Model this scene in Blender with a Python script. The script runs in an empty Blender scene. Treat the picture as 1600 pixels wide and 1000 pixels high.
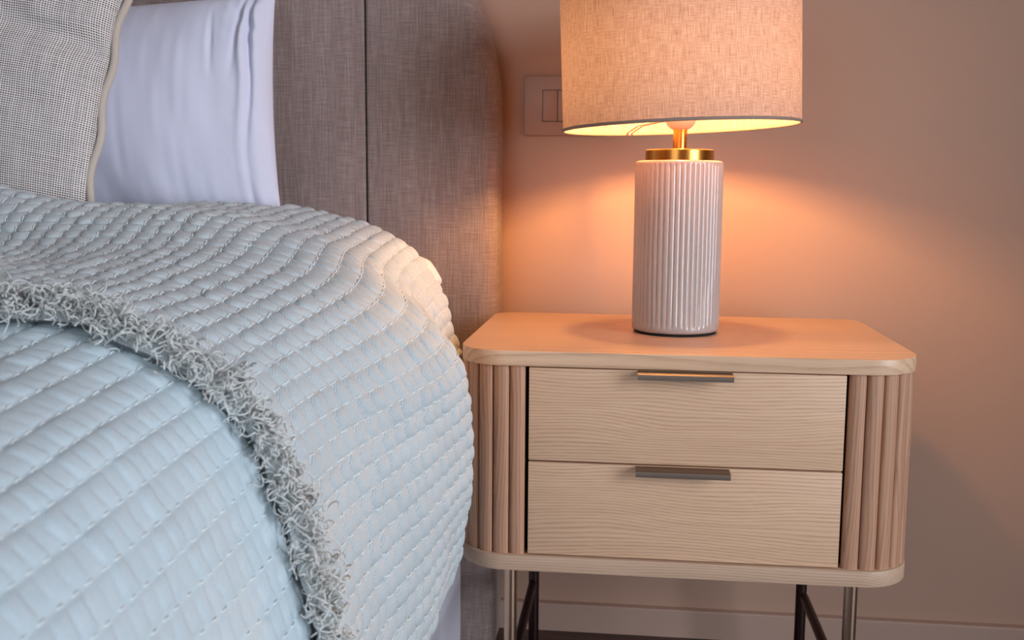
import bpy, bmesh, math, random
import numpy as np
from mathutils import Vector, Matrix, Euler

random.seed(7)
rng = np.random.default_rng(11)
PI = math.pi
SC = bpy.context.scene
COL = SC.collection

# ------------------------------------------------------------------ camera
cam_d = bpy.data.cameras.new('camera')
cam_d.sensor_width = 36.0
cam_d.lens = 36.0 * 1601.65 / 1600.0
cam_d.clip_start = 0.02
cam = bpy.data.objects.new('camera', cam_d)
COL.objects.link(cam)
_yaw, _pitch, _roll = -0.1154, 0.1271, 0.0069
_f = Vector((math.sin(_yaw) * math.cos(_pitch), math.cos(_yaw) * math.cos(_pitch), -math.sin(_pitch)))
_r = Vector((math.cos(_yaw), -math.sin(_yaw), 0.0))
_u = _r.cross(_f)
_r2 = _r * math.cos(_roll) + _u * math.sin(_roll)
_u2 = -_r * math.sin(_roll) + _u * math.cos(_roll)
cam.matrix_world = Matrix(((_r2.x, _u2.x, -_f.x, -0.0665), (_r2.y, _u2.y, -_f.y, -1.6913),
                           (_r2.z, _u2.z, -_f.z, 0.7522), (0, 0, 0, 1)))
cam_d.dof.use_dof = True
cam_d.dof.focus_distance = 1.25
cam_d.dof.aperture_fstop = 9.0
SC.camera = cam

# ------------------------------------------------------------------ world, daylight, exposure
W = bpy.data.worlds.new('world')
SC.world = W
W.use_nodes = True
_bg = W.node_tree.nodes['Background']
_bg.inputs[0].default_value = (0.80, 0.86, 1.0, 1)
_bg.inputs[1].default_value = 0.08

def area(name, loc, target, sx, sy, power, col, spread=180):
    d = bpy.data.lights.new(name, 'AREA')
    d.shape = 'RECTANGLE'
    d.size, d.size_y = sx, sy
    d.energy = power
    d.color = col
    d.spread = math.radians(spread)      # beam narrowed artificially to keep the right of the back wall dimmer
    o = bpy.data.objects.new(name, d)
    COL.objects.link(o)
    o.location = loc
    o.rotation_euler = (Vector(target) - Vector(loc)).to_track_quat('-Z', 'Y').to_euler()
    return o

# daylight coming in through the glazed door of the right-hand wall
area('window_daylight', (2.14, -2.35, 1.25), (-0.6, -0.6, 0.75), 1.25, 2.0, 17.6, (0.84, 0.90, 1.0), 70)
# and through the tall window in the front wall, behind the camera to the left
area('window_daylight', (-1.25, -3.80, 1.55), (-0.75, -0.55, 0.75), 1.45, 1.85, 4.4, (0.84, 0.90, 1.0), 80)
BULB_STRENGTH = 860.0
BULB_COLOR = (1.0, 0.515, 0.185)

SC.view_settings.view_transform = 'Standard'
SC.view_settings.look = 'None'
SC.view_settings.gamma = 1.0
SC.view_settings.use_curve_mapping = False
SC.view_settings.exposure = 0.0
SC.cycles.use_denoising = True
SC.cycles.max_bounces = 8
SC.cycles.diffuse_bounces = 5
SC.cycles.sample_clamp_indirect = 6.0

# ------------------------------------------------------------------ node helpers
class NT:
    def __init__(self, name):
        self.m = bpy.data.materials.new(name)
        self.m.use_nodes = True
        self.t = self.m.node_tree
        self.t.nodes.clear()
        self.out = self.t.nodes.new('ShaderNodeOutputMaterial')
    def n(self, kind, **kw):
        nd = self.t.nodes.new('ShaderNode' + kind)
        for k, v in kw.items():
            setattr(nd, k, v)
        return nd
    def put(self, sock, v):
        if isinstance(v, bpy.types.NodeSocket):
            self.t.links.new(v, sock)
        else:
            sock.default_value = v
    def math(self, op, a, b=0.0, c=0.0):
        nd = self.n('Math', operation=op)
        self.put(nd.inputs[0], a); self.put(nd.inputs[1], b); self.put(nd.inputs[2], c)
        return nd.outputs[0]
    def coord(self, which='Object'):
        return self.n('TexCoord').outputs[which]
    def scale(self, vec, s, off=(0, 0, 0)):
        nd = self.n('Mapping')
        self.put(nd.inputs['Vector'], vec)
        nd.inputs['Scale'].default_value = s
        self.put(nd.inputs['Location'], off)
        return nd.outputs[0]
    def noise(self, vec, scale=1.0, detail=2.0, rough=0.5):
        nd = self.n('TexNoise')
        self.put(nd.inputs['Vector'], vec)
        nd.inputs['Scale'].default_value = scale
        nd.inputs['Detail'].default_value = detail
        nd.inputs['Roughness'].default_value = rough
        return nd.outputs[0]
    def ramp(self, fac, stops):
        nd = self.n('ValToRGB')
        self.put(nd.inputs[0], fac)
        e = nd.color_ramp.elements
        while len(e) < len(stops):
            e.new(0.5)
        for el, (p, c) in zip(e, stops):
            el.position = p
            el.color = c if len(c) == 4 else (*c, 1)
        return nd.outputs[0]
    def mix(self, fac, a, b, blend='MIX'):
        nd = self.n('Mix', data_type='RGBA', blend_type=blend)
        self.put(nd.inputs[0], fac)
        self.put(nd.inputs[6], a if isinstance(a, bpy.types.NodeSocket) or len(a) == 4 else (*a, 1))
        self.put(nd.inputs[7], b if isinstance(b, bpy.types.NodeSocket) or len(b) == 4 else (*b, 1))
        return nd.outputs[2]
    def bump(self, h, strength=0.3, dist=0.001):
        nd = self.n('Bump')
        nd.inputs['Strength'].default_value = strength
        nd.inputs['Distance'].default_value = dist
        self.put(nd.inputs['Height'], h)
        return nd.outputs[0]
    def bsdf(self, col, rough=0.6, metal=0.0, normal=None, spec=0.5, **kw):
        nd = self.n('BsdfPrincipled')
        self.put(nd.inputs['Base Color'], col if isinstance(col, bpy.types.NodeSocket) or len(col) == 4 else (*col, 1))
        self.put(nd.inputs['Roughness'], rough)
        nd.inputs['Metallic'].default_value = metal
        nd.inputs['Specular IOR Level'].default_value = spec
        if normal is not None:
            self.put(nd.inputs['Normal'], normal)
        for k, v in kw.items():
            self.put(nd.inputs[k], v)
        self.t.links.new(nd.outputs[0], self.out.inputs[0])
        return nd

def srgb(r, g, b):
    f = lambda c: (c / 255 / 12.92) if c / 255 <= 0.04045 else ((c / 255 + 0.055) / 1.055) ** 2.4
    return (f(r), f(g), f(b))

def plain(name, col, rough=0.6, metal=0.0, spec=0.5, noise_amt=0.04, nscale=40.0):
    t = NT(name)
    f = t.noise(t.coord(), nscale, 3)
    c = t.mix(f, tuple(x * (1 - noise_amt) for x in col), tuple(min(1, x * (1 + noise_amt)) for x in col))
    t.bsdf(c, rough, metal, spec=spec)
    return t.m

M = {}
# painted wall
t = NT('wall_paint')
c = t.coord()
col = t.mix(t.noise(c, 1.5, 3), srgb(191, 156, 135), srgb(196, 161, 140))
t.bsdf(col, 0.85, normal=t.bump(t.noise(c, 260, 3), 0.12, 0.0006), spec=0.25)
M['wall'] = t.m
M['trim'] = plain('baseboard_paint', srgb(194, 163, 146), 0.5, spec=0.4, noise_amt=0.02)
M['switch'] = plain('switch_plastic', srgb(180, 143, 123), 0.42, spec=0.5, noise_amt=0.01)
M['switch_dark'] = plain('switch_gap', srgb(70, 58, 52), 0.6)
M['switch_mark'] = plain('switch_mark', srgb(205, 130, 85), 0.5)

def oak(name, axis, light, dark, pitch=0.0042, bend=0.016, rough=0.45):
    t = NT(name)
    c = t.coord()
    rnd = t.n('ObjectInfo').outputs['Random']
    off = t.n('CombineXYZ')
    t.put(off.inputs[0], t.math('MULTIPLY', rnd, 7.3)); t.put(off.inputs[2], t.math('MULTIPLY', rnd, 3.1))
    va = t.n('VectorMath', operation='ADD')
    t.put(va.inputs[0], c); t.put(va.inputs[1], off.outputs[0])
    c = va.outputs[0]
    sp = t.n('SeparateXYZ')
    t.put(sp.inputs[0], c)
    X, Y, Z = sp.outputs
    a, b1, b2 = (X, Y, Z) if axis == 'x' else (Z, X, Y)
    cmb = t.n('CombineXYZ')
    t.put(cmb.inputs[0], a); t.put(cmb.inputs[1], b1); t.put(cmb.inputs[2], b2)
    g = cmb.outputs[0]
    slow = t.noise(t.scale(g, (3.2, 11.0, 11.0)), 1.0, 1)
    slow2 = t.noise(t.scale(g, (12.0, 60.0, 60.0)), 1.0, 2)
    w = t.math('ADD', b1, b2)
    w = t.math('MULTIPLY_ADD', slow, bend * 4.0, w)
    w = t.math('MULTIPLY_ADD', slow2, bend * 0.14, w)
    band = t.math('FRACT', t.math('DIVIDE', w, pitch))
    pores = t.noise(t.scale(g, (35.0, 1500.0, 1500.0)), 1.0, 2, 0.6)
    streak = t.noise(t.scale(g, (7.0, 210.0, 210.0)), 1.0, 3, 0.6)
    ring = t.ramp(band, [(0.0, (0.15,) * 3), (0.45, (0.0,) * 3), (0.80, (0.75,) * 3), (0.93, (1, 1, 1)), (1.0, (0.15,) * 3)])
    rw = t.math('MULTIPLY', ring, t.ramp(pores, [(0.30, (0.25,) * 3), (0.62, (1, 1, 1))]))
    f = t.math('ADD', t.math('MULTIPLY', rw, 0.62), t.math('MULTIPLY', streak, 0.45))
    colr = t.mix(t.math('SUBTRACT', f, 0.10), light, dark)
    tint = t.noise(t.scale(g, (3.0, 16.0, 16.0)), 1.0, 2)
    colr = t.mix(t.math('MULTIPLY', t.ramp(tint, [(0.35, (0, 0, 0)), (0.7, (1, 1, 1))]), 0.22), colr, tuple(0.5 * (p + q) for p, q in zip(light, dark)))
    t.bsdf(colr, rough, normal=t.bump(t.math('SUBTRACT', 1.0, rw), 0.18, 0.0004), spec=0.4)
    return t.m
OL, OD = srgb(232, 194, 160), srgb(168, 124, 92)
M['oak_x'] = oak('ash_wood_horizontal', 'x', OL, OD)
M['oak_top'] = oak('ash_wood_top', 'x', OL, srgb(172, 132, 102), pitch=0.014, bend=0.012, rough=0.38)
M['oak_z'] = oak('ash_wood_vertical', 'z', srgb(200, 154, 124), srgb(132, 88, 64), pitch=0.0046, bend=0.010)
M['carcass'] = plain('dark_recess', srgb(38, 29, 25), 0.8)
M['oak_edge'] = oak('ash_wood_edge', 'x', srgb(212, 181, 155), srgb(165, 128, 100), pitch=0.0035, bend=0.006)

def metal(name, col, rough, streak=0.0):
    t = NT(name)
    c = t.coord()
    n = t.noise(t.scale(c, (30, 30, 900)), 1.0, 2)
    cc = t.mix(n, tuple(x * 0.88 for x in col), tuple(min(1, x * 1.08) for x in col))
    t.bsdf(cc, rough, 1.0, normal=t.bump(n, streak, 0.0002))
    return t.m
M['brass'] = metal('brushed_brass', (0.70, 0.35, 0.075), 0.26, 0.10)
M['bronze'] = metal('satin_bronze', (0.26, 0.20, 0.16), 0.5, 0.05)
M['leg_metal'] = metal('leg_bronze', (0.52, 0.37, 0.26), 0.34, 0.03)
M['leg_shaded'] = metal('leg_bronze_shaded', (0.085, 0.05, 0.045), 0.42, 0.03)  # back legs and stretchers: shade under the nightstand put into the bronze colour
M['holder'] = plain('white_holder_plastic', srgb(240, 228, 220), 0.4)
M['felt'] = plain('black_felt', srgb(20, 14, 13), 0.9)
M['wire'] = plain('white_wire', srgb(220, 212, 205), 0.5)
M['screw'] = metal('screw_steel', (0.55, 0.5, 0.45), 0.35)

# glazed ceramic
t = NT('glazed_ceramic')
c = t.coord()
n = t.noise(c, 90, 3)
col = t.mix(n, srgb(176, 164, 158), srgb(184, 173, 167))
t.bsdf(col, 0.22, normal=t.bump(t.noise(c, 60, 2), 0.06, 0.001), spec=0.55, **{'Coat Weight': 0.35, 'Coat Roughness': 0.1})
M['ceramic'] = t.m

# lamp shade linen: diffuse + translucent
t = NT('shade_linen')
uv = t.coord('UV')
n1 = t.noise(t.scale(uv, (900, 45, 1)), 1.0, 2, 0.6)
n2 = t.noise(t.scale(uv, (60, 1000, 1)), 1.0, 2, 0.6)
slub = t.noise(t.scale(uv, (420, 28, 1), (3, 7, 0)), 1.0, 1, 0.5)
slub = t.ramp(slub, [(0.69, (0, 0, 0)), (0.75, (1, 1, 1))])
f = t.math('ADD', t.math('MULTIPLY', n1, 0.55), t.math('MULTIPLY', n2, 0.45))
cl = t.ramp(f, [(0.30, srgb(138, 106, 92)), (0.52, srgb(190, 154, 140)), (0.72, srgb(216, 186, 174))])
cl = t.mix(t.math('MULTIPLY', slub, 0.55), cl, srgb(120, 84, 66))
ct = t.ramp(f, [(0.30, srgb(190, 160, 148)), (0.52, srgb(228, 206, 196)), (0.72, srgb(244, 228, 222))])
ct = t.mix(t.math('MULTIPLY', slub, 0.5), ct, srgb(130, 80, 54))
bm_ = t.bump(f, 0.35, 0.0006)
d1 = t.n('BsdfDiffuse'); t.put(d1.inputs[0], cl); t.put(d1.inputs['Normal'], bm_)
d2 = t.n('BsdfTranslucent'); t.put(d2.inputs[0], ct)
mx = t.n('MixShader'); mx.inputs[0].default_value = 0.050
t.t.links.new(d1.outputs[0], mx.inputs[1]); t.t.links.new(d2.outputs[0], mx.inputs[2])
t.t.links.new(mx.outputs[0], t.out.inputs[0])
M['shade'] = t.m
M['shade_trim'] = plain('shade_rim_tape', srgb(150, 130, 118), 0.9)

# light bulb glass: gives off the lamp's light
t = NT('lit_bulb')
e = t.n('Emission')
e.inputs[0].default_value = (*BULB_COLOR, 1)
e.inputs[1].default_value = BULB_STRENGTH
t.t.links.new(e.outputs[0], t.out.inputs[0])
M['bulb'] = t.m

# upholstery
t = NT('taupe_upholstery')
c = t.coord()
a = t.noise(t.scale(c, (620, 620, 22)), 1.0, 3, 0.6)
b = t.noise(t.scale(c, (30, 30, 620)), 1.0, 3, 0.6)
big = t.noise(t.scale(c, (30, 30, 3)), 1.0, 2)
f = t.math('ADD', t.math('ADD', t.math('MULTIPLY', a, 0.45), t.math('MULTIPLY', b, 0.40)), t.math('MULTIPLY', big, 0.15))
col = t.ramp(f, [(0.30, srgb(120, 102, 98)), (0.50, srgb(152, 134, 128)), (0.70, srgb(188, 170, 163))])
t.bsdf(col, 0.9, normal=t.bump(f, 0.45, 0.0012), spec=0.15, **{'Sheen Weight': 0.25, 'Sheen Roughness': 0.5})
M['upholstery'] = t.m
M['seam_dark'] = plain('headboard_backing', srgb(62, 52, 50), 0.9)

def cloth(name, c0, c1, wu, wv, bump=0.35, sheen=0.15, rough=0.9):
    t = NT(name)
    uv = t.coord('UV')
    tw = t.n('TexWave', wave_type='BANDS', bands_direction='DIAGONAL')
    t.put(tw.inputs['Vector'], t.scale(uv, (wu, wv, 1)))
    tw.inputs['Scale'].default_value = 1.0
    tw.inputs['Distortion'].default_value = 1.2
    tw.inputs['Detail'].default_value = 1.0
    fine = t.noise(t.scale(uv, (1600, 300, 1)), 1.0, 2, 0.6)
    slow = t.noise(t.scale(uv, (14, 14, 1)), 1.0, 3)
    f = t.math('ADD', t.math('MULTIPLY', tw.outputs['Fac'], 0.35), t.math('ADD', t.math('MULTIPLY', fine, 0.4), t.math('MULTIPLY', slow, 0.25)))
    col = t.ramp(f, [(0.25, c0), (0.75, c1)])
    t.bsdf(col, rough, normal=t.bump(f, bump, 0.0007), spec=0.15, **{'Sheen Weight': sheen, 'Sheen Roughness': 0.5})
    return t.m
M['quilt_upper'] = cloth('sage_blue_quilt', srgb(164, 174, 178), srgb(204, 212, 214), 240, 240, 0.2)
M['quilt_under'] = cloth('pale_blue_quilt', srgb(175, 193, 201), srgb(208, 223, 229), 240, 240, 0.25)
M['thread'] = plain('white_thread', srgb(226, 233, 232), 0.8)
M['yarn'] = plain('fringe_yarn', srgb(206, 209, 206), 0.9, noise_amt=0.25, nscale=220)
M['white_cotton'] = cloth('white_cotton', srgb(205, 206, 224), srgb(220, 221, 236), 420, 420, 0.18)
M['duvet'] = cloth('white_duvet_cotton', srgb(224, 220, 222), srgb(238, 234, 235), 420, 420, 0.2)
M['base_fabric'] = cloth('pale_valance_fabric', srgb(226, 226, 238), srgb(240, 240, 250), 300, 300, 0.3)
M['mattress'] = cloth('mattress_ticking', srgb(214, 212, 216), srgb(228, 226, 230), 300, 300, 0.3)

# coarse open linen weave
t = NT('oatmeal_linen')
uv = t.coord('UV')
wob = t.noise(t.scale(uv, (60, 60, 1)), 1.0, 2)
sp = t.n('SeparateXYZ'); t.put(sp.inputs[0], uv)
thick = t.noise(t.scale(uv, (14, 300, 1)), 1.0, 2)
thick2 = t.noise(t.scale(uv, (300, 14, 1)), 1.0, 2)
pu = t.math('SINE', t.math('MULTIPLY_ADD', wob, 2.2, t.math('MULTIPLY', sp.outputs[0], 2 * PI / 0.0031)))
pv = t.math('SINE', t.math('MULTIPLY_ADD', wob, 1.5, t.math('MULTIPLY', sp.outputs[1], 2 * PI / 0.0029)))
h = t.math('MAXIMUM', t.math('MULTIPLY_ADD', thick2, 1.3, t.math('SUBTRACT', pu, 0.75)), t.math('MULTIPLY_ADD', thick, 1.3, t.math('SUBTRACT', pv, 0.45)))
nh = t.math('MULTIPLY_ADD', h, 0.45, 0.42)
col = t.ramp(nh, [(0.24, srgb(60, 52, 50)), (0.52, srgb(158, 147, 141)), (0.84, srgb(236, 229, 225))])
t.bsdf(col, 0.95, normal=t.bump(nh, 0.6, 0.0012), spec=0.1)
M['linen'] = t.m
M['linen_edge'] = cloth('linen_edging', srgb(178, 164, 150), srgb(210, 198, 186), 500, 500, 0.5)

# dark wood floor
t = NT('dark_wood_floor')
c = t.coord()
g = t.noise(t.scale(c, (5, 90, 1)), 1.0, 3)
t.bsdf(t.ramp(g, [(0.3, srgb(58, 40, 36)), (0.7, srgb(98, 70, 60))]), 0.4)
M['floor'] = t.m
M['ceiling'] = plain('ceiling_paint', srgb(235, 232, 230), 0.9, noise_amt=0.01)
M['door_frame'] = plain('window_frame_paint', srgb(236, 236, 238), 0.4, noise_amt=0.01)

# ------------------------------------------------------------------ object helpers
def link(o, parent=None):
    COL.objects.link(o)
    if parent is not None:
        o.parent = parent
    return o

def empty(name, loc, label, cat, group=None):
    o = bpy.data.objects.new(name, None)
    o.empty_display_size = 0.05
    o.location = loc
    o['label'] = label
    o['category'] = cat
    if group:
        o['group'] = group
    return link(o)

def fin(me, smooth=True, ang=40):
    if smooth:
        me.polygons.foreach_set('use_smooth', [True] * len(me.polygons))
        me.set_sharp_from_angle(angle=math.radians(ang))
    me.update()

def obj(name, me, mat, parent=None, loc=(0, 0, 0), rot=(0, 0, 0), label=None, kind=None):
    if mat is not None and len(me.materials) == 0:
        me.materials.append(mat)
    o = bpy.data.objects.new(name, me)
    o.location = loc
    o.rotation_euler = rot
    if label:
        o['label'] = label
    if kind:
        o['kind'] = kind
    return link(o, parent)

def me_from(verts, faces, name='mesh', smooth=True, ang=40):
    me = bpy.data.meshes.new(name)
    me.from_pydata([tuple(v) for v in verts], [], faces)
    fin(me, smooth, ang)
    return me

def me_bm(bm, name='mesh', smooth=True, ang=40):
    me = bpy.data.meshes.new(name)
    bmesh.ops.recalc_face_normals(bm, faces=bm.faces)
    bm.to_mesh(me)
    bm.free()
    fin(me, smooth, ang)
    return me

def box_me(x0, x1, y0, y1, z0, z1, bev=0.0, seg=2, name='box'):
    bm = bmesh.new()
    bmesh.ops.create_cube(bm, size=1.0)
    for v in bm.verts:
        v.co = Vector(((x0 + x1) / 2 + v.co.x * (x1 - x0), (y0 + y1) / 2 + v.co.y * (y1 - y0), (z0 + z1) / 2 + v.co.z * (z1 - z0)))
    if bev > 0:
        bmesh.ops.bevel(bm, geom=bm.edges[:], offset=bev, segments=seg, affect='EDGES', profile=0.5)
    return me_bm(bm, name)

def prism_me(poly, z0, z1, bev=0.0, seg=2, name='prism', ang=40):
    """poly: list of (x, y); extruded along z"""
    bm = bmesh.new()
    lo = [bm.verts.new((x, y, z0)) for x, y in poly]
    f = bm.faces.new(lo)
    r = bmesh.ops.extrude_face_region(bm, geom=[f])
    for v in r['geom']:
        if isinstance(v, bmesh.types.BMVert):
            v.co.z = z1
    if bev > 0:
        ed = [e for e in bm.edges if abs(e.verts[0].co.z - e.verts[1].co.z) < 1e-6]
        bmesh.ops.bevel(bm, geom=ed, offset=bev, segments=seg, affect='EDGES', profile=0.5)
    return me_bm(bm, name, ang=ang)

def lathe_me(prof, n=64, name='lathe', rfun=None, cap=True, ang=40):
    vs, fs = [], []
    for k, (r, z) in enumerate(prof):
        for i in range(n):
            a = 2 * PI * i / n
            rr = rfun(r, z, a) if rfun else r
            vs.append((rr * math.cos(a), rr * math.sin(a), z))
    for k in range(len(prof) - 1):
        for i in range(n):
            j = (i + 1) % n
            fs.append((k * n + i, k * n + j, (k + 1) * n + j, (k + 1) * n + i))
    if cap:
        fs.append(tuple(reversed(range(n))))
        fs.append(tuple((len(prof) - 1) * n + i for i in range(n)))
    return me_from(vs, fs, name, ang=ang)

def tube_arrays(paths, rads, sides=5):
    """paths: (n, m, 3) array, rads: (n,) -> vertices and quads of n tubes"""
    P = np.asarray(paths, float)
    n, m, _ = P.shape
    T = np.gradient(P, axis=1)
    T /= np.linalg.norm(T, axis=2, keepdims=True) + 1e-12
    ref = np.where(np.abs(T[..., 2:3]) > 0.9, np.array([1.0, 0, 0]), np.array([0, 0, 1.0]))
    A = np.cross(T, ref); A /= np.linalg.norm(A, axis=2, keepdims=True) + 1e-12
    B = np.cross(T, A)
    ang = np.arange(sides) * 2 * PI / sides
    R = np.asarray(rads).reshape(n, 1, 1, 1) if np.ndim(rads) <= 1 else np.asarray(rads).reshape(n, m, 1, 1)
    V = P[:, :, None, :] + R * (A[:, :, None, :] * np.cos(ang)[None, None, :, None] + B[:, :, None, :] * np.sin(ang)[None, None, :, None])
    idx = np.arange(n * m * sides).reshape(n, m, sides)
    a = idx[:, :-1, :]; b = np.roll(idx, -1, axis=2)[:, :-1, :]
    c = np.roll(idx, -1, axis=2)[:, 1:, :]; d = idx[:, 1:, :]
    F = np.stack([a, b, c, d], -1).reshape(-1, 4)
    return V.reshape(-1, 3), F

def me_np(V, F, name='mesh', uv=None, smooth=True):
    me = bpy.data.meshes.new(name)
    V = np.ascontiguousarray(V, dtype=np.float32); F = np.ascontiguousarray(F, dtype=np.int32)
    me.vertices.add(len(V)); me.vertices.foreach_set('co', V.ravel())
    me.loops.add(F.size); me.loops.foreach_set('vertex_index', F.ravel())
    me.polygons.add(len(F))
    me.polygons.foreach_set('loop_start', np.arange(0, F.size, F.shape[1], dtype=np.int32))
    me.polygons.foreach_set('use_smooth', np.ones(len(F), dtype=bool))
    me.update(calc_edges=True)
    if uv is not None:
        l = me.uv_layers.new(name='UVMap')
        l.data.foreach_set('uv', np.ascontiguousarray(uv[F.ravel()], dtype=np.float32).ravel())
    me.validate()
    return me

def tube(name, pts, rad, mat, parent=None, sides=12, label=None):
    V, F = tube_arrays(np.asarray(pts, float)[None], [rad], sides)
    F = [tuple(f) for f in F]
    m = len(pts)
    F.append(tuple(range(sides))); F.append(tuple(reversed(range((m - 1) * sides, m * sides))))
    bm = bmesh.new()
    vv = [bm.verts.new(v) for v in V]
    for f in F:
        bm.faces.new([vv[i] for i in f])
    return obj(name, me_bm(bm, name), mat, parent, label=label)

# value noise
_TAB = rng.random((256, 256))
def vnoise(x, y):
    x = np.asarray(x, float); y = np.asarray(y, float)
    xi = np.floor(x).astype(int); yi = np.floor(y).astype(int)
    fx = x - xi; fy = y - yi
    fx = fx * fx * (3 - 2 * fx); fy = fy * fy * (3 - 2 * fy)
    g = lambda a, b: _TAB[a & 255, b & 255]
    return (g(xi, yi) * (1 - fx) + g(xi + 1, yi) * fx) * (1 - fy) + (g(xi, yi + 1) * (1 - fx) + g(xi + 1, yi + 1) * fx) * fy - 0.5

# ------------------------------------------------------------------ room
def structure(name, me, mat, parent=None):
    return obj(name, me, mat, parent, kind='structure' if parent is None else None)

XL, XR, YF, ZC = -3.1, 2.2, -3.9, 2.6
structure('wall_back', box_me(XL - 0.1, XR + 0.1, 0.0, 0.12, -0.05, ZC), M['wall'])
structure('floor', box_me(XL - 0.1, XR + 0.12, YF - 0.12, 0.12, -0.06, 0.0), M['floor'])
structure('ceiling', box_me(XL - 0.1, XR + 0.12, YF - 0.12, 0.12, ZC, ZC + 0.08), M['ceiling'])
structure('wall_left', box_me(XL - 0.1, XL, YF, 0.0, 0.0, ZC), M['wall'])
# right wall with the glazed opening the daylight comes through
bm = bmesh.new()
for (y0, y1, z0, z1) in ((-1.65, 0.0, 0, ZC), (YF, -3.05, 0, ZC), (-3.05, -1.65, 2.3, ZC), (-3.05, -1.65, 0, 0.2)):
    r = bmesh.ops.create_cube(bm, size=1.0)
    for v in r['verts']:
        v.co = Vector((XR + 0.06 + v.co.x * 0.12, (y0 + y1) / 2 + v.co.y * (y1 - y0), (z0 + z1) / 2 + v.co.z * (z1 - z0)))
structure('wall_right', me_bm(bm, 'wall_right'), M['wall'])
bm = bmesh.new()
for (y0, y1, z0, z1) in ((-3.05, -3.0, 0.2, 2.3), (-1.70, -1.65, 0.2, 2.3), (-3.0, -1.70, 2.25, 2.3), (-3.0, -1.70, 0.2, 0.25)):
    r = bmesh.ops.create_cube(bm, size=1.0)
    for v in r['verts']:
        v.co = Vector((XR + 0.03 + v.co.x * 0.05, (y0 + y1) / 2 + v.co.y * (y1 - y0), (z0 + z1) / 2 + v.co.z * (z1 - z0)))
structure('window_1', me_bm(bm, 'window_1'), M['door_frame'])
# front wall behind the camera, with the second window
bm = bmesh.new()
for (x0, x1, z0, z1) in ((XL - 0.1, -2.05, 0, ZC), (-0.45, XR + 0.1, 0, ZC), (-2.05, -0.45, 0, 0.55), (-2.05, -0.45, 2.52, ZC)):
    r = bmesh.ops.create_cube(bm, size=1.0)
    for v in r['verts']:
        v.co = Vector(((x0 + x1) / 2 + v.co.x * (x1 - x0), YF - 0.06 + v.co.y * 0.12, (z0 + z1) / 2 + v.co.z * (z1 - z0)))
structure('wall_front', me_bm(bm, 'wall_front'), M['wall'])
bm = bmesh.new()
for (x0, x1, z0, z1) in ((-2.05, -2.0, 0.55, 2.52), (-0.50, -0.45, 0.55, 2.52), (-2.0, -0.50, 2.47, 2.52), (-2.0, -0.50, 0.55, 0.60)):
    r = bmesh.ops.create_cube(bm, size=1.0)
    for v in r['verts']:
        v.co = Vector(((x0 + x1) / 2 + v.co.x * (x1 - x0), YF - 0.03 + v.co.y * 0.05, (z0 + z1) / 2 + v.co.z * (z1 - z0)))
structure('window_2', me_bm(bm, 'window_2'), M['door_frame'])

# baseboard: flat board with a small stepped lip
prof = [(-0.0, 0.0), (-0.014, 0.0), (-0.014, 0.0455), (-0.0128, 0.0478), (-0.0100, 0.0485), (0.0, 0.0485)]
vs = []; n = len(prof)
for x in (XL, XR):
    for (y, z) in prof:
        vs.append((x, y, z))
fs = [(i, (i + 1) % n, n + (i + 1) % n, n + i) for i in range(n)] + [tuple(reversed(range(n))), tuple(range(n, 2 * n))]
structure('baseboard_back', me_from(vs, fs, 'baseboard', ang=25), M['trim'])

# ------------------------------------------------------------------ nightstand
NW, NF, NB = 0.275, -0.4863, -0.100
ns = empty('nightstand', (0, -0.30, 0), 'pale ash wood nightstand with two drawers, reeded rounded corners and slim bronze legs', 'nightstand')
def npart(name, me, mat, parent=ns, label=None, kind=None):
    o = obj(name, me, mat, parent, label=label, kind=kind)
    if parent is ns:
        o.location = (0, 0.30, 0)
    return o

def rrect(hw, yf, yb, rf, rb, seg=14):
    pts = []
    def arc(cx, cy, r, a0, a1):
        for i in range(seg + 1):
            a = a0 + (a1 - a0) * i / seg
            pts.append((cx + r * math.cos(a), cy + r * math.sin(a)))
    arc(-hw + rf, yf + rf, rf, PI, 1.5 * PI)
    arc(hw - rf, yf + rf, rf, 1.5 * PI, 2 * PI)
    arc(hw - rb, yb - rb, rb, 0, PI / 2)
    arc(-hw + rb, yb - rb, rb, PI / 2, PI)
    return pts
npart('top_panel', prism_me(rrect(NW, NF, NB, 0.062, 0.03), 0.5415, 0.560, 0.0012), M['oak_top'])
npart('bottom_panel', prism_me(rrect(NW, NF, NB, 0.062, 0.03), 0.2863, 0.3060, 0.0012), M['oak_edge'])
npart('carcass', prism_me(rrect(NW - 0.014, NF + 0.026, NB - 0.006, 0.05, 0.02), 0.3055, 0.542), M['carcass'], label='dark recess behind the drawer fronts')
# drawers
for k, (z0, z1, zh) in enumerate(((0.4258, 0.5398, 0.5400), (0.3078, 0.4236, 0.4236))):
    d = npart('drawer', box_me(-0.1855, 0.1855, NF + 0.004, NF + 0.027, z0, z1, 0.0009), M['oak_x'])
    # pull: leaf over the top edge, level shelf and a turned-down lip
    bm = bmesh.new()
    sec = [(0.014, 0.0016), (-0.0165, 0.0016), (-0.0185, 0.0006), (-0.0190, -0.0010), (-0.0190, -0.0056), (-0.0178, -0.0056), (-0.0176, -0.0012), (-0.0166, 0.0002), (0.014, 0.0002)]
    a = [bm.verts.new((-0.0560, NF + y, zh + z - 0.0022)) for y, z in sec]
    b = [bm.verts.new((0.0545, NF + y, zh + z - 0.0022)) for y, z in sec]
    nsec = len(sec)
    for i in range(nsec):
        j = (i + 1) % nsec
        bm.faces.new((a[i], a[j], b[j], b[i]))
    bm.faces.new(a); bm.faces.new(list(reversed(b)))
    h = obj('handle', me_bm(bm, 'handle', ang=30), M['bronze'], d, label='bronze lip pull')
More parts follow.
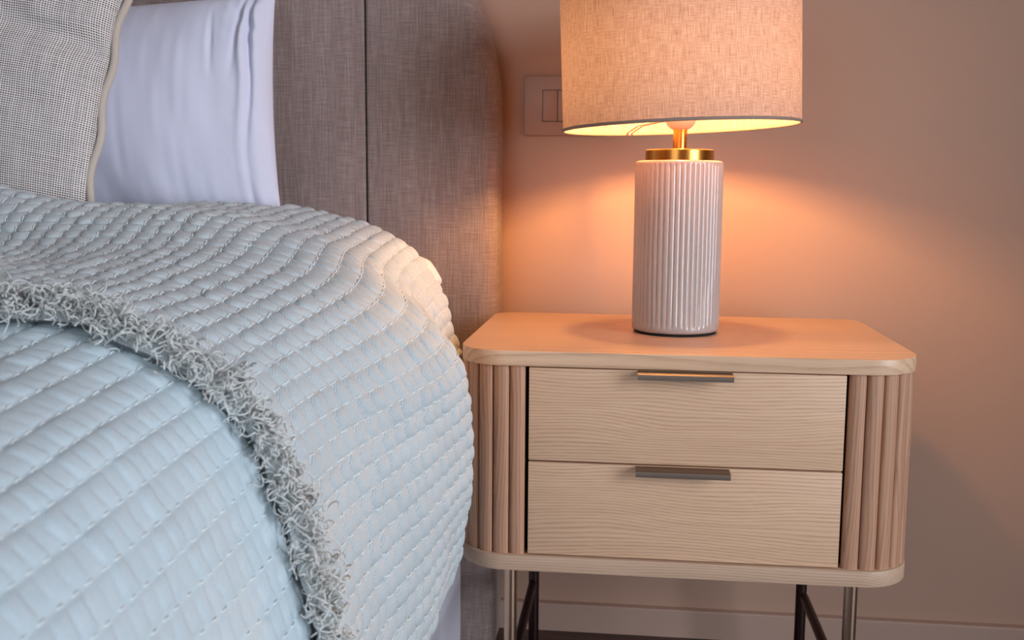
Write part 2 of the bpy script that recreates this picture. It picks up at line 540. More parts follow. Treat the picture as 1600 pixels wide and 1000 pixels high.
# reeds round both front corners and along the sides
reed_w = 0.0200
sec = []
for i in range(9):
    a = PI * i / 8
    sec.append((math.cos(a) * (reed_w / 2 - 0.0005), -math.sin(a) * 0.0048))
sec = [(reed_w / 2 - 0.0005, 0.006)] + sec + [(-reed_w / 2 + 0.0005, 0.006)]
reed_me = prism_me(sec, 0.0, 0.2355, 0.0, name='reed', ang=50)
reed_me.materials.append(M['oak_z'])
def reed_path(side):
    inset = 0.004
    r = 0.062 - inset
    x0 = 0.1895; xs = NW - inset; yf = NF + inset + 0.005
    L1 = (xs - r) - x0; L2 = r * PI / 2; L3 = (NB - 0.01) - (yf + r)
    n = int((L1 + L2 + L3) // reed_w)
    for i in range(n):
        s = (i + 0.5) * reed_w
        if s < L1:
            x, y, a = x0 + s, yf, 0.0
        elif s < L1 + L2:
            a = (s - L1) / r
            x, y = xs - r + r * math.sin(a), yf + r - r * math.cos(a)
        else:
            a = PI / 2
            x, y = xs, yf + r + s - L1 - L2
        yield (side * x, y, side * a)
for side in (-1, 1):
    for (x, y, a) in reed_path(side):
        o = bpy.data.objects.new('reed', reed_me)
        o.location = (x, y + 0.30, 0.3060)
        o.rotation_euler = (0, 0, a)
        link(o, ns)
# legs and side stretchers
for x, y, mt, lb in ((-0.211, -0.440, 'leg_metal', None), (0.211, -0.440, 'leg_metal', None), (-0.2085, -0.140, 'leg_shaded', None), (0.204, -0.140, 'leg_shaded', None)):
    me = lathe_me([(0.0078, 0.0), (0.0082, 0.002), (0.0082, 0.2863)], 20, 'leg')
    o = npart('leg', me, M[mt])
    o.location = (x, y + 0.30, 0)
for x in (-0.2095, 0.2075):
    o = tube('stretcher', [(x, -0.436 + 0.30, 0.135), (x, -0.144 + 0.30, 0.135)], 0.0068, M['leg_shaded'], ns)
# small screw heads under the bottom panel
for x in (-0.10, 0.06):
    o = npart('screw', lathe_me([(0.003, -0.0016), (0.004, -0.0006), (0.004, 0.0)], 12, 'screw'), M['screw'])
    o.location = (x, -0.35 + 0.30, 0.2863)

# ------------------------------------------------------------------ table lamp
LX, LY, LZ = -0.005, -0.283, 0.560
lamp = empty('table_lamp', (LX, LY, LZ), 'lit table lamp with ribbed pale ceramic base, brass collar and linen drum shade', 'lamp')
R0 = 0.0588
def flute(r, z, a):
    k = min(1.0, max(0.0, (z - 0.010) / 0.006)) * min(1.0, max(0.0, (0.2285 - z) / 0.004))
    return r - 0.00135 * k * (1 - abs(math.cos(a * 25.0)) ** 0.8)
prof = [(0.050, 0.0035), (0.0560, 0.0035), (0.0578, 0.0048), (R0, 0.0075), (R0, 0.010), (R0, 0.013), (R0, 0.016), (R0, 0.08), (R0, 0.15), (R0, 0.222)]
prof += [(R0, 0.2245), (R0, 0.2265), (R0 - 0.0003, 0.2285), (R0 - 0.0016, 0.2302), (R0 - 0.0040, 0.2310), (0.044, 0.2310)]
obj('ceramic_body', lathe_me(prof, 600, 'body', flute, ang=60), M['ceramic'], lamp)
obj('foot_pad', lathe_me([(0.0535, 0.0), (0.0555, 0.0), (0.0555, 0.0036), (0.0535, 0.0036)], 64, 'pad'), M['felt'], lamp, label='black pad under the ceramic base')
obj('collar', lathe_me([(0.0455, 0.2308), (0.0455, 0.2312), (0.0455, 0.2442), (0.0455, 0.2446), (0.0452, 0.2452), (0.0444, 0.2456), (0.0440, 0.2457), (0.0110, 0.2458)], 96, 'collar'), M['brass'], lamp, label='brushed brass collar')
nk = obj('neck', lathe_me([(0.0108, 0.2456), (0.0108, 0.2474), (0.0092, 0.2478), (0.0092, 0.2700), (0.0098, 0.2704), (0.0098, 0.2722), (0.0070, 0.2722)], 48, 'neck'), M['brass'], lamp, label='brass neck tube')
obj('bulb_holder', lathe_me([(0.0092, 0.2722), (0.0125, 0.2735), (0.0175, 0.2775), (0.0205, 0.2830), (0.0205, 0.2860), (0.0180, 0.2870), (0.0175, 0.3240), (0.0140, 0.3250)], 48, 'holder'), M['holder'], lamp, label='white plastic bulb holder')
bp = []
for i in range(19):
    a = -PI / 2 + PI * i / 18
    r, z = 0.0135 * math.cos(a), 0.364 + 0.0135 * math.sin(a)
    if z < 0.356:
        r = max(r, 0.0105)
    bp.append((max(r, 0.0006), z))
bp = [(0.0103, 0.3252)] + bp
obj('bulb', lathe_me(bp, 40, 'bulb'), M['bulb'], lamp, label='glowing frosted capsule bulb')
# shade: open drum, slightly askew
sh = bpy.data.objects.new('shade', None)
SR, SH = 0.1565, 0.215
tilt = Matrix.Translation((0, 0, 0.2755)) @ Euler((0, -math.radians(2.2), 0)).to_matrix().to_4x4()
nseg, nz = 160, 12
vs = []; uvs = []
for k in range(nz + 1):
    z = SH * k / nz
    for i in range(nseg + 1):
        a = 2 * PI * i / nseg - PI * 0.30
        vs.append(tilt @ Vector((SR * math.cos(a), SR * math.sin(a), z)))
        uvs.append((SR * a, z))
V = np.array([tuple(v) for v in vs]); UV = np.array(uvs)
idx = np.arange((nz + 1) * (nseg + 1)).reshape(nz + 1, nseg + 1)
F = np.stack([idx[:-1, :-1], idx[:-1, 1:], idx[1:, 1:], idx[1:, :-1]], -1).reshape(-1, 4)
shade = obj('shade', me_np(V, F, 'shade', UV), M['shade'], lamp, label='pinkish linen drum shade glowing from within')
for z in (0.0005, SH):
    pts = [tilt @ Vector((SR * math.cos(2 * PI * i / 96), SR * math.sin(2 * PI * i / 96), z)) for i in range(97)]
    V, F = tube_arrays(np.array([tuple(p) for p in pts])[None], [0.0021], 8)
    obj('rim', me_np(V, F, 'rim'), M['shade_trim'], shade, label='grey brown rim tape')
# inner seam of the shade and the spider that carries it
for k in range(3):
    a = math.radians(116 + 120 * k)
    pts = []
    for g_, rr_, zz_ in ((-1, .019, .2865 - .2755), (-1, .060, .0120), (-1, .118, .0105), (-1, .150, .0035), (-.5, .1550, .0022), (.5, .1550, .0022), (1, .150, .0035), (1, .118, .0105), (1, .060, .0120), (1, .019, .2865 - .2755)):
        tx, ty = -math.sin(a) * g_ * .0036, math.cos(a) * g_ * .0036
        pts.append(tuple(tilt @ Vector((rr_ * math.cos(a) + tx, rr_ * math.sin(a) + ty, zz_))))
    tube('spider_arm', pts, 0.0014, M['wire'], lamp, 8)
del sh

# ------------------------------------------------------------------ wall switch
sw = empty('wall_switch', (-0.1785, 0.0, 0.886), 'flush white light switch plate on the wall, half hidden by the lamp shade', 'switch')
obj('cover_plate', box_me(-0.0655, 0.0650, -0.0085, 0.0, -0.0470, 0.0470, 0.0014), M['switch'], sw)
obj('module_gap', box_me(-0.0361, 0.0383, -0.0089, -0.0080, -0.0254, 0.0254), M['switch_dark'], sw, label='dark gap around the rockers')
for k in range(3):
    x0 = -0.0354 + k * 0.0245
    rk = obj('rocker', box_me(x0 + 0.0003, x0 + 0.0234, -0.0100, -0.0082, -0.0243, 0.0243, 0.0005), M['switch'], sw)
    if k == 0:
        obj('ridge', box_me(x0 + 0.002, x0 + 0.0217, -0.0105, -0.0100, -0.0186, -0.0180), M['switch'], rk)
    else:
        obj('mark', lathe_me([(0.0022, 0.0), (0.0020, 0.0004)], 4, 'mark'), M['switch_mark'], rk, loc=(x0 + 0.0068, -0.0101, 0.0015), rot=(PI / 2, 0, 0), label='small printed bulb symbol')

# ------------------------------------------------------------------ bed: headboard, base
bed = empty('bed', (-1.10, -1.0, 0), 'upholstered double bed with tall taupe channelled headboard and pale fabric base', 'bed')
def bpart(name, me, mat, parent=bed, label=None, kind=None):
    o = obj(name, me, mat, parent, label=label, kind=kind)
    if parent is bed:
        o.location = (1.10, 1.0, 0)
    return o
HX1 = -0.2775; PWID = 0.2065; NPAN = 8; HX0 = HX1 - NPAN * PWID; HR = 0.48; HZ0 = 0.862
def htop(x):
    d = max(0.0, x - (HX1 - HR), (HX0 + HR) - x)
    return HZ0 + math.sqrt(max(0.0, HR * HR - d * d))
hb = bpart('headboard', box_me(HX0 + 0.03, HX1 - 0.012, -0.050, -0.004, 0.02, 0.86), M['seam_dark'], label='dark backing board of the headboard')
for k in range(NPAN):
    x1 = HX1 - k * PWID; x0 = x1 - PWID
    g = 0.0012
    xa, xb = x0 + g, x1 - g
    def contour_dist(x, z):
        cr, cl = HX1 - HR, HX0 + HR
        if z > HZ0 and x > cr:
            return HR - math.hypot(x - cr, z - HZ0)
        if z > HZ0 and x < cl:
            return HR - math.hypot(x - cl, z - HZ0)
        return min(HX1 - x, x - HX0, HZ0 + HR - z)
    def roundoff(d, r):
        d = min(max(d, 0.0), r)
        return r - math.sqrt(max(0.0, r * r - (r - d) ** 2))
    nu_, nv_ = 44, 90
    vs = []
    for j in range(nv_ + 1):
        v = 0.5 - 0.5 * math.cos(PI * j / nv_)
        v = 0.35 * v + 0.65 * (1 - (1 - j / nv_) ** 1.7)
        for i in range(nu_ + 1):
            uq = 0.5 - 0.5 * math.cos(PI * i / nu_)
            uq = 0.5 - 0.5 * math.cos(PI * uq)
            x = xa + (xb - xa) * uq
            xc = min(max(x, HX0 + 0.0012), HX1 - 0.0012)
            z = 0.002 + (htop(xc) - 0.002) * v
            dz = roundoff(contour_dist(x, z), 0.026)
            seam = roundoff(min(x - xa, xb - x), 0.0045)
            bulge = 0.003 * (1 - (2 * (x - xa) / (xb - xa) - 1) ** 2)
            vs.append((x, min(-0.010, -0.098 - bulge + max(dz, seam if not (k == 0 and x > (xa + xb) / 2) and not (k == NPAN - 1 and x < (xa + xb) / 2) else 0.0)), z))
    nn = (nu_ + 1)
    fs = [(j * nn + i, j * nn + i + 1, (j + 1) * nn + i + 1, (j + 1) * nn + i) for j in range(nv_) for i in range(nu_)]
    nb = len(vs)
    ring = [i for i in range(nn)] + [j * nn + nu_ for j in range(1, nv_ + 1)] + [nv_ * nn + i for i in range(nu_ - 1, -1, -1)] + [j * nn for j in range(nv_ - 1, 0, -1)]
    vs += [(vs[q][0], -0.006, vs[q][2]) for q in ring]
    L_ = len(ring)
    for q in range(L_):
        fs.append((ring[(q + 1) % L_], ring[q], nb + q, nb + (q + 1) % L_))
    fs.append(tuple(nb + q for q in reversed(range(L_))))
    obj('headboard_panel', me_from(vs, fs, 'headboard_panel', ang=70), M['upholstery'], hb)

BX = -0.330
bpart('bed_base', box_me(HX0 + 0.052, BX, -2.12, -0.106, 0.012, 0.265, 0.012, 3), M['base_fabric'])
mat_o = obj('mattress', box_me(HX0 + 0.07, -0.408, -2.10, -0.108, 0.266, 0.475, 0.05, 5), M['mattress'])
mat_o['label'] = 'pale mattress lying on the bed base under the bedding'
mat_o['category'] = 'mattress'

# ------------------------------------------------------------------ bedding surface
FAR = np.array([(-1.62, .030), (-1.20, .022), (-.90, .008), (-.705, -.004), (-.585, -.006), (-.513, -.015), (-.438, -.034), (-.382, -.065),
                (-.340, -.124), (-.322, -.19), (-.308, -.245), (-.279, -.395), (-.283, -.435), (-.296, -.49)])
NEAR = np.array([(-1.62, .0), (-1.20, .0), (-.90, .0), (-.70, .0), (-.595, -.002), (-.515, -.006), (-.453, -.022), (-.400, -.051),
                 (-.358, -.104), (-.332, -.168), (-.312, -.232), (-.290, -.340), (-.286, -.400), (-.288, -.46)])
def catmull(P, m=520):
    n = len(P)
    tt = np.linspace(0, n - 1 - 1e-6, m)
    i = np.floor(tt).astype(int); f = (tt - i)[:, None]
    g = lambda k: P[np.clip(k, 0, n - 1)]
    p0, p1, p2, p3 = g(i - 1), g(i), g(i + 1), g(i + 2)
    return 0.5 * (2 * p1 + (p2 - p0) * f + (2 * p0 - 5 * p1 + 4 * p2 - p3) * f ** 2 + (3 * p1 - p0 - 3 * p2 + p3) * f ** 3)
CF, CN = catmull(FAR), catmull(NEAR)
YZ = np.array([-2.2, -1.5, -1.2, -1.0, -.90, -.55, -.40, -.28, -.10])
ZZ = np.array([.600, .612, .628, .645, .656, .702, .724, .736, .728])
def smooth_interp(y, X, Y):
    d = 0.03
    return sum(np.interp(y + o, X, Y) for o in (-2 * d, -d, 0, d, 2 * d)) / 5
def prof_at(y):
    w = np.clip((y + .90) / (.65), 0, 1); w = w * w * (3 - 2 * w)
    c = CN * (1 - w) + CF * w
    c = c.copy(); c[:, 1] += smooth_interp(y, YZ, ZZ)
    return c
def base_surface(Y, S, slen):
    """Y: (ny, ns) y per point, S: (ns,) arc length from x=-1.62 -> P (ny, ns, 3)"""
    ny, ns_ = Y.shape
    P = np.empty((ny, ns_, 3))
    # tabulate profiles on a y table then interpolate bilinearly
    yt = np.linspace(Y.min() - 1e-4, Y.max() + 1e-4, max(40, int((Y.max() - Y.min()) / 0.012)))
    T = np.empty((len(yt), ns_, 2))
    for k, y in enumerate(yt):
        c = prof_at(y)
        s = np.concatenate([[0], np.cumsum(np.linalg.norm(np.diff(c, axis=0), axis=1))])
        T[k, :, 0] = np.interp(S, s, c[:, 0]); T[k, :, 1] = np.interp(S, s, c[:, 1])
    f = (Y - yt[0]) / (yt[1] - yt[0]); i = np.clip(np.floor(f).astype(int), 0, len(yt) - 2); f = (f - i)[..., None]
    j = np.arange(ns_)[None, :].repeat(ny, 0)
    XZ = T[i, j] * (1 - f) + T[i + 1, j] * f
    x, z = XZ[..., 0].copy(), XZ[..., 1].copy()
    top = np.clip((z - (smooth_interp(Y.ravel(), YZ, ZZ).reshape(Y.shape) - .09)) / .07, 0, 1)
    ss = lambda q: np.clip(q, 0, 1) ** 2 * (3 - 2 * np.clip(q, 0, 1))
    z += top * (0.047 * np.exp(-((np.maximum(x + .92, 0)) / .21) ** 2) * np.exp(-((Y + .52) / .075) ** 2)
                - 0.060 * ss((-.68 - x) / .10) * ss((Y + .455) / .055)
                - 0.058 * ss((-.555 - x) / .05) * ss((Y + .315) / .035) * (1 - ss((-.68 - x) / .10))
                + 0.008 * np.exp(-((x + .60) / .10) ** 2 - ((Y + .52) / .12) ** 2)
                - 0.010 * np.exp(-((x + .78 + (Y + .62) * .9) / .05) ** 2 - ((Y + .62) / .12) ** 2))
    z += top * 0.012 * vnoise(x / .16 + 3, Y / .13 + 9)
    side = np.clip((smooth_interp(Y.ravel(), YZ, ZZ).reshape(Y.shape) - .10 - z) / .3, 0, 1)
    x += side * (0.016 * vnoise(Y / .13 + 20, z / .5) + 0.006 * np.sin(Y * 26 + z * 5))
    bl = np.clip((.73 - z) / .19, 0, 1); bl = bl * bl * (3 - 2 * bl)
    x += (.064 + .022 * np.clip((z - .44) / .10, 0, 1)) * bl * np.exp(-((Y + .585) / np.where(Y > -.585, .056 + .07 * np.clip((z - .555) / .05, 0, 1), .20)) ** 2) * np.clip((z - .24) / .19, 0.25, 1)
    lim = -.289 + np.maximum(0, -.498 - Y) * 2.0       # the nightstand's side stops the cloth
    x = lim - .004 * np.logaddexp(0.0, (lim - x) / .004)
    P[..., 0] = x; P[..., 1] = Y; P[..., 2] = z
    return P
def normals(P):
    a = np.gradient(P, axis=0); b = np.gradient(P, axis=1)
    n = np.cross(b, a)
    n /= np.linalg.norm(n, axis=2, keepdims=True) + 1e-12
    return n          # points up and to the right (outwards)

def quilt_height(u, v, rowp, stp, H, crease, seed, wr=0.0005):
    u = u + 0.005 * vnoise(u / .09 + seed, v / .09) ; v = v + 0.005 * vnoise(u / .12, v / .10 + seed)
    a = v / rowp
    r = np.floor(a).astype(int); t = a - r - .5
    offr = 0.30 * (_TAB[(r * 7 + seed) & 255, 3] - .5)
    bow = (1 - (2 * t) ** 2) * (0.30 + 0.25 * (_TAB[(r * 13 + seed) & 255, 9] - .5))
    b = u / stp + offr + bow + 0.22 * vnoise(u / .02 + 5, v / .012 + seed)
    k = np.floor(b).astype(int); e = b - k - .5
    rk = _TAB[(r * 31 + seed) & 255, (k * 17) & 255]
    rk2 = _TAB[(r * 31 + seed) & 255, (k * 17 + 17) & 255]
    puff = np.clip(1 - (2 * np.abs(t)) ** 2.2, 0, 1) ** .62
    dl = (e + .5) * stp; dr = (.5 - e) * stp
    cr = np.maximum((.25 + .75 * rk) * np.exp(-(dl / .0017) ** 2), (.25 + .75 * rk2) * np.exp(-(dr / .0017) ** 2))
    dome = np.clip(1 - (2 * np.abs(e)) ** 2.4, 0, 1) ** .5
    cell = (1 - crease * .95 * cr) * (1 - crease * .62 * (1 - dome)) + crease * .42 * e
    h = H * (.38 * crease + (1 - .38 * crease) * puff) * (0.10 + 0.90 * cell) * (0.72 + 0.56 * rk)
    # thin gathers running across the rows, strongest next to the stitches
    g = vnoise(u / .0030, v / .022 + 31) + .6 * vnoise(u / .0017, v / .016 + 57)
    h = h + wr * g * (1.2 - .8 * puff) * (0.5 + crease)
    return h, (r, t)

def quilt_mesh(name, y_near, y_far, S0, S1, ds, dy, inset, rowp, stp, H, crease, seed, mat, root, thick, skew=0.0, wr=.0005):
    ns_ = int((S1 - S0) / ds) + 1
    S = np.linspace(S0, S1, ns_)
    yn = y_near(S); 
    ny = int((y_far - yn.mean()) / dy) + 1
    q = np.linspace(0, 1, ny)[:, None]
    Y = yn[None, :] * (1 - q) + y_far * q
    P0 = base_surface(Y, S, None)
    N = normals(P0)
    P = P0 - N * inset
    U = Y + 3.0; Vv = S[None, :] + skew * (Y + .5) + 0 * Y
    h, _ = quilt_height(U, Vv, rowp, stp, H, crease, seed, wr)
    # edges stay flat and turn under
    du = np.minimum((Y - yn[None, :]) / .012, (y_far - Y) / .010); dv = np.minimum((S1 - S) / .010, (S - S0) / .01)[None, :]
    ed = np.clip(np.minimum(du, dv), 0, 1)
    edge = np.sqrt(np.clip(1 - (1 - ed) ** 2, 0, 1))
    P = P + N * (h * edge - (1 - edge) * thick * .8)[..., None]
    V = P.reshape(-1, 3)
    uv = np.stack([U.ravel(), Vv.ravel()], -1)
    idx = np.arange(ny * ns_).reshape(ny, ns_)
    F = np.stack([idx[:-1, :-1], idx[:-1, 1:], idx[1:, 1:], idx[1:, :-1]], -1).reshape(-1, 4)
    # back side, joined to the front all round
    step = 6
    bi = np.unique(np.r_[np.arange(0, ny, step), ny - 1]); bj = np.unique(np.r_[np.arange(0, ns_, step), ns_ - 1])
    B = (P0 - N * (inset + thick))[np.ix_(bi, bj)].reshape(-1, 3)
    bidx = np.arange(len(B)).reshape(len(bi), len(bj)) + len(V)
    FB = np.stack([bidx[:-1, :-1], bidx[1:, :-1], bidx[1:, 1:], bidx[:-1, 1:]], -1).reshape(-1, 4)
    uvB = uv.reshape(ny, ns_, 2)[np.ix_(bi, bj)].reshape(-1, 2)
    me = me_np(np.concatenate([V, B]), np.concatenate([F, FB]), name, np.concatenate([uv, uvB]))
    cover = obj(name, me, mat, root)
    # running stitches: one short thread per cell boundary on every row line
    paths = []
    r0, r1 = int(np.ceil((Vv.min()) / rowp)), int(np.floor(Vv.max() / rowp))
    def sample(uq, vq):
        y = uq - 3.0
        s = vq - skew * (y + .5)
        fj = (s - S0) / (S[1] - S[0])
        j = np.clip(np.floor(fj).astype(int), 0, ns_ - 2); wj = np.clip(fj - j, 0, 1)
        ynn = np.interp(s, S, yn)
        fi = (y - ynn) / (y_far - ynn) * (ny - 1)
        ok = (fi > 8) & (fi < ny - 8) & (fj > 8) & (fj < ns_ - 8)
        i = np.clip(np.floor(fi).astype(int), 0, ny - 2); wi = np.clip(fi - i, 0, 1)
        def g(A):
            wj_, wi_ = wj[..., None], wi[..., None]
            return (A[i, j] * (1 - wj_) + A[i, j + 1] * wj_) * (1 - wi_) + (A[i + 1, j] * (1 - wj_) + A[i + 1, j + 1] * wj_) * wi_
        return g(P), g(N), ok
    us = np.arange(Y.min() + 3.0, Y.max() + 3.0, stp)
    for r in range(r0, r1 + 1):
        off = 0.30 * (_TAB[(r * 7 + seed) & 255, 3] - .5) * stp
        uc = us - off + stp * .35 * (rng.random(len(us)) - .5) * .6
        for uu in uc:
            L = stp * rng.uniform(.20, .30)
            uq = uu + np.linspace(-L, L, 6)
            vq = np.full(6, r * rowp)
            # undo the pattern's warp so that the thread lies in the row's valley
            for _ in range(3):
                wv = 0.005 * vnoise((uq + 0.005 * vnoise(uq / .09 + seed, vq / .09)) / .12, vq / .10 + seed)
                vq = r * rowp - wv
            p, nn, ok = sample(uq, vq)
            if ok.all():
                lift = np.array([-.0012, .0004, .0009, .0009, .0004, -.0012])[:, None]
                paths.append(p + nn * (lift + .0004))
    Vt, Ft = tube_arrays(np.array(paths), np.full(len(paths), .00062), 5)
    obj('stitching', me_np(Vt, Ft, 'stitching'), M['thread'], cover, kind='stuff', label='white running stitch threads')
    return cover, P, N, S, yn

_c = prof_at(-.25); _s = np.concatenate([[0], np.cumsum(np.linalg.norm(np.diff(_c, axis=0), axis=1))])
S_HEM = float(np.interp(.3330, _c[::-1, 1][:200], _s[::-1][:200]))   # arc length where the far end reaches the hem height

root_u = empty('quilted_coverlet', (-.75, -.52, .70), 'sage blue quilted coverlet with curly fringed edge over the head half of the bed', 'coverlet')
# children keep world coordinates
def world_child(o, root):
    o.matrix_parent_inverse = Matrix.Translation(-Vector(root.location))
    return o
edge_fn = lambda S: -.932 + .020 * vnoise(S / .11, 4.0 + 0 * S) + .012 * vnoise(S / .035, 8.0 + 0 * S)
cov_u, PU, NU, SU, YNU = quilt_mesh('cover', edge_fn, -.245, .02, S_HEM, .0019, .0017, 0.0, .0208, .0185, .0052, 1.0, 3, M['quilt_upper'], root_u, .008, wr=.0011)
world_child(cov_u, root_u)

# fringe: loose curled yarns along the near edge
ne = len(SU)
yarns, rads = [], []
cnt = 2700
jj = rng.integers(4, ne - 4, cnt)
clump = 0.5 + 0.9 * (vnoise(SU / .022, 3.0 + 0 * SU) + .5)
E0 = PU[3] + NU[8] * .003 ; EN = NU[8]
Tn = np.gradient(E0, axis=0); Tn /= np.linalg.norm(Tn, axis=1, keepdims=True)
for j in jj:
    cz = clump[j]
    base = E0[j].copy(); nn = EN[j]; tt = Tn[j]; dd = np.cross(nn, tt); dd /= np.linalg.norm(dd)
    if dd[1] < 0: dd = -dd             # dd: towards the headboard
    off = rng.uniform(-.017, .009)
    p0 = base + dd * off + nn * (rng.uniform(-.004, .004) + .003 * cz - 1.0 * max(0.0, -off - .005))
    L = rng.uniform(.010, .025) * (.6 + .5 * cz)
    ang = rng.uniform(0, 2 * PI)
    dr = dd * math.cos(ang) * .9 + tt * math.sin(ang)
    m = 14
    q = np.linspace(0, 1, m)[:, None]
    om = rng.uniform(.6, 2.0) * 2 * PI; ph = rng.uniform(0, 2 * PI); rr = rng.uniform(.0018, .0056)
    hh = rng.uniform(.003, .014) * cz
    e1 = np.cross(dr, nn)
    path = p0 + dr * L * q + nn * hh * np.sin(PI * q * rng.uniform(.6, 1.0)) + rr * (e1 * np.cos(om * q + ph) + (nn * .8 + dr * .5) * np.sin(om * q + ph))
    yarns.append(path); rads.append(rng.uniform(.00050, .00088))
Vt, Ft = tube_arrays(np.array(yarns), np.array(rads), 5)
world_child(obj('fringe', me_np(Vt, Ft, 'fringe'), M['yarn'], root_u, kind='stuff', label='curly grey and cream yarn fringe'), root_u)

root_l = empty('quilted_bedspread', (-.75, -1.4, .55), 'smoother pale blue quilted bedspread in front of the fringed edge, wide stitched rows', 'bedspread')
cov_l, PL, NL, SL, YNL = quilt_mesh('cover', lambda S: -1.80 + 0 * S, -.78, .02, S_HEM + .06, .0023, .0022, .016, .0275, .0165, .0044, .27, 29, M['quilt_under'], root_l, .007, wr=.0006)
world_child(cov_l, root_l)

# duvet below the coverlet: shows as a white corner past the coverlet's far end
nsd = 260; nyd = 60
sd = np.linspace(.05, float(np.interp(.612, _c[::-1, 1][:260], _s[::-1][:260])), nsd)
Yd = np.linspace(-.70, -.165, nyd)[:, None] + 0 * sd[None, :]
Pd = base_surface(Yd, sd, None); Nd = normals(Pd)
edg = np.minimum(np.minimum((Yd + .70) / .02, (-.165 - Yd) / .03), ((sd[-1] - sd) / .016)[None, :])
edg = np.clip(edg, 0, 1); edg = np.sqrt(np.clip(1 - (1 - edg) ** 2, 0, 1))
ins = .0005 + .022 * (Yd < -.25) + .016 * np.clip((sd[-1] - .042 - sd) / .030, 0, 1)[None, :] + (1 - edg) * .020
top = Pd - Nd * ins[..., None]
bot = Pd - Nd * .044
Vd = np.concatenate([top.reshape(-1, 3), bot.reshape(-1, 3)])
idx = np.arange(nyd * nsd).reshape(nyd, nsd)
Fa = np.stack([idx[:-1, :-1], idx[:-1, 1:], idx[1:, 1:], idx[1:, :-1]], -1).reshape(-1, 4)
Fb = Fa[:, ::-1] + nyd * nsd
ring = np.concatenate([idx[0, :], idx[1:, -1], idx[-1, -2::-1], idx[-2:0:-1, 0]])
rn = np.roll(ring, -1)
Fr = np.stack([ring, ring + nyd * nsd, rn + nyd * nsd, rn], -1)
uvd = np.stack([np.concatenate([Yd.ravel()] * 2), np.concatenate([(sd[None, :] + 0 * Yd).ravel()] * 2)], -1)
du = obj('duvet', me_np(Vd, np.concatenate([Fa, Fb, Fr]), 'duvet', uvd), M['duvet'])
du['label'] = 'white duvet whose corner peeks out beside the headboard under the coverlet'
du['category'] = 'duvet'

# ------------------------------------------------------------------ pillows
def pillow_mesh(w, h, T, nu, nv, ear, wrinkle, pw=.5, name='pillow'):
    u = np.linspace(-1, 1, nu)[None, :]; v = np.linspace(-1, 1, nv)[:, None]
    X = w / 2 * u * (1 - ear * (1 - v ** 2)) ; Z = h / 2 * v * (1 - ear * (1 - u ** 2))
    th = T / 2 * (np.clip(np.cos(PI / 2 * u), 0, 1) ** pw) * (np.clip(np.cos(PI / 2 * v), 0, 1) ** pw)
    wr = wrinkle(u + 0 * v, v + 0 * u)
    e = np.clip(np.minimum(1 - np.abs(u), 1 - np.abs(v)) / .06, 0, 1)
    Yf = -th - wr * e - .003 * e; Yb = th + .003 * e
    Xf = X + 0 * v; Zf = Z + 0 * u
    Vf = np.stack([Xf, Yf, Zf], -1).reshape(-1, 3); Vb = np.stack([Xf, Yb, Zf], -1).reshape(-1, 3)
    idx = np.arange(nu * nv).reshape(nv, nu)
    F1 = np.stack([idx[:-1, :-1], idx[:-1, 1:], idx[1:, 1:], idx[1:, :-1]], -1).reshape(-1, 4)
    F2 = F1[:, ::-1] + nu * nv
    ring = np.concatenate([idx[0, :], idx[1:, -1], idx[-1, -2::-1], idx[-2:0:-1, 0]]); rn = np.roll(ring, -1)
    F3 = np.stack([ring, ring + nu * nv, rn + nu * nv, rn], -1)
    au = np.concatenate([np.zeros((nv, 1)), np.cumsum(np.hypot(np.diff(Xf, axis=1), np.diff(-th + 0 * Xf, axis=1)), axis=1)], 1)
    av = np.concatenate([np.zeros((1, nu)), np.cumsum(np.hypot(np.diff(Zf, axis=0), np.diff(-th + 0 * Xf, axis=0)), axis=0)], 0)
    uv = np.concatenate([np.stack([au - au[:, nu // 2:nu // 2 + 1], av - av[nv // 2:nv // 2 + 1, :]], -1).reshape(-1, 2)] * 2)
    return me_np(np.concatenate([Vf, Vb]), np.concatenate([F1, F2, F3]), name, uv), Xf, Yf, Zf

def wr_white(u, v):
    a = .011 * vnoise(u * 3.4 + 3, v * .8 + 2) + .0045 * vnoise(u * 9 + v * 1.5, v * 1.2 + 8) + .0012 * vnoise(u * 30, v * 2.2)
    uc = .905 + .016 * np.sin(v * 2.1 + .9) + .006 * np.sin(v * 6.0 + 1)
    d = u - uc
    soft = np.clip(.5 + .5 * np.sin(v * 2.2 + .4), .25, 1)
    groove = (-.007 * np.exp(-(d / .012) ** 2) + .006 * np.exp(-((d + .030) / .020) ** 2) + .007 * np.exp(-((d - .040) / .028) ** 2)) * soft
    top = np.clip((v - .15) / .6, 0, 1)
    g2 = -.007 * np.exp(-((u - .83 - .05 * v) / .014) ** 2) * top - .005 * np.exp(-((u - .76 + .03 * v) / .012) ** 2) * np.clip(1 - np.abs(v - .55) / .35, 0, 1)
    cr = .008 * vnoise(u * 26 + v * 6, v * 7 - u * 4) * np.clip((u - .78) / .12, 0, 1) * np.clip((v - .30) / .4, .15, 1)
    return a * np.clip((.9 - u) / .15, .3, 1) + groove + g2 + cr
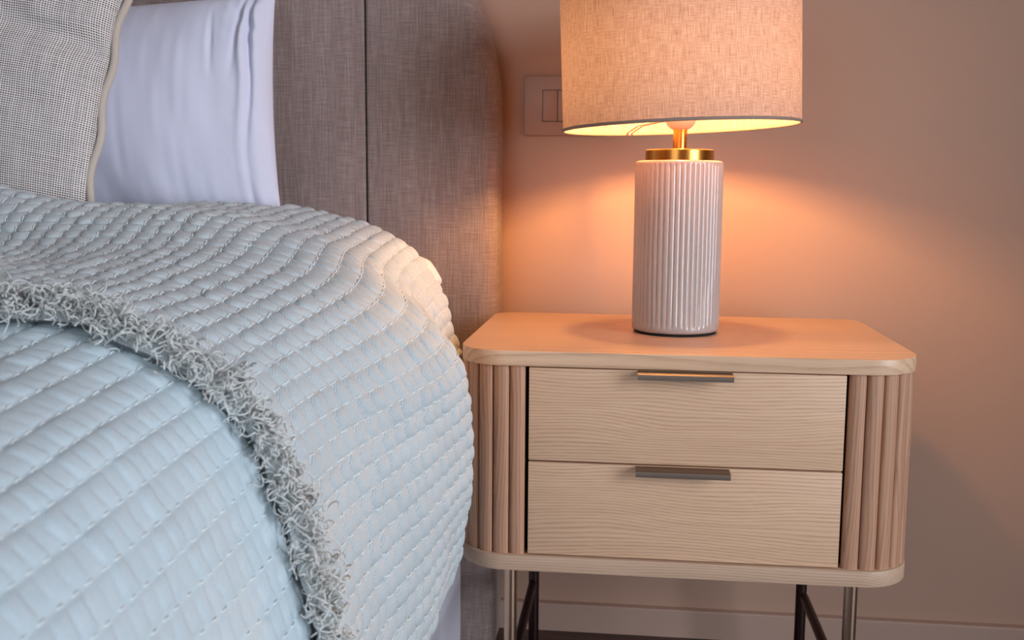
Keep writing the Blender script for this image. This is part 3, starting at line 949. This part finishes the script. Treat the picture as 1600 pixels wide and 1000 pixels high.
me, *_ = pillow_mesh(.640, .328, .140, 260, 150, .030, wr_white, .42)
pw_root = obj('pillow', me, M['white_cotton'], None, loc=(-.908, -.200, .856), rot=(math.radians(-9), math.radians(-3.5), 0))
pw_root['label'] = 'white cotton pillow propped against the headboard behind the oatmeal cushion'
pw_root['category'] = 'pillow'

def wr_linen(u, v):
    b = .012 * np.exp(-((v + .05 - .15 * (1 - u)) / .07) ** 2) * np.clip((u - .2) / .6, 0, 1)
    return .010 * vnoise(u * 2.6 + 7, v * 2.6) + .004 * vnoise(u * 8, v * 8 + 3) - b
cw, ch = .50, .50
me, XF, YF_, ZF = pillow_mesh(cw, ch, .13, 200, 200, .045, wr_linen, .42, 'cushion')
cs = empty('cushion', (-.998, -.352, .968), 'coarse oatmeal linen cushion with corded edge leaning on the white pillow', 'cushion')
cs.rotation_euler = (math.radians(-12), math.radians(8), 0)
obj('fabric', me, M['linen'], cs)
# corded edging right round the border, puckered on the side that shows
tq = np.linspace(0, 1, 161)[:-1]
bp = []
def edge_pt(u, v):
    return (cw / 2 * u * (1 - .045 * (1 - v * v)), ch / 2 * v * (1 - .045 * (1 - u * u)))
for (ua, va, ub, vb) in ((-1, -1, 1, -1), (1, -1, 1, 1), (1, 1, -1, 1), (-1, 1, -1, -1)):
    for i in range(80):
        q = i / 80
        u, v = ua + (ub - ua) * q, va + (vb - va) * q
        x, z = edge_pt(u, v)
        wob = .0025 * math.sin(q * 31) + .004 * float(vnoise(q * 6 + ua * 3, vb * 2 + 11))
        nx, nz = (u if abs(u) == 1 and abs(v) < 1 else 0), (v if abs(v) == 1 and abs(u) < 1 else 0)
        bp.append((x + nx * (.003 + wob), -.004 + wob * .5, z + nz * (.003 + wob)))
bp.append(bp[0])
bp = np.array(bp)
V, F = tube_arrays(bp[None], [.0052], 10)
uvc = np.stack([np.repeat(np.arange(len(bp)) * .006, 10), np.tile(np.arange(10) * .003, len(bp))], -1)
obj('edging', me_np(V, F, 'edging', uvc), M['linen_edge'], cs, label='beige corded edging')
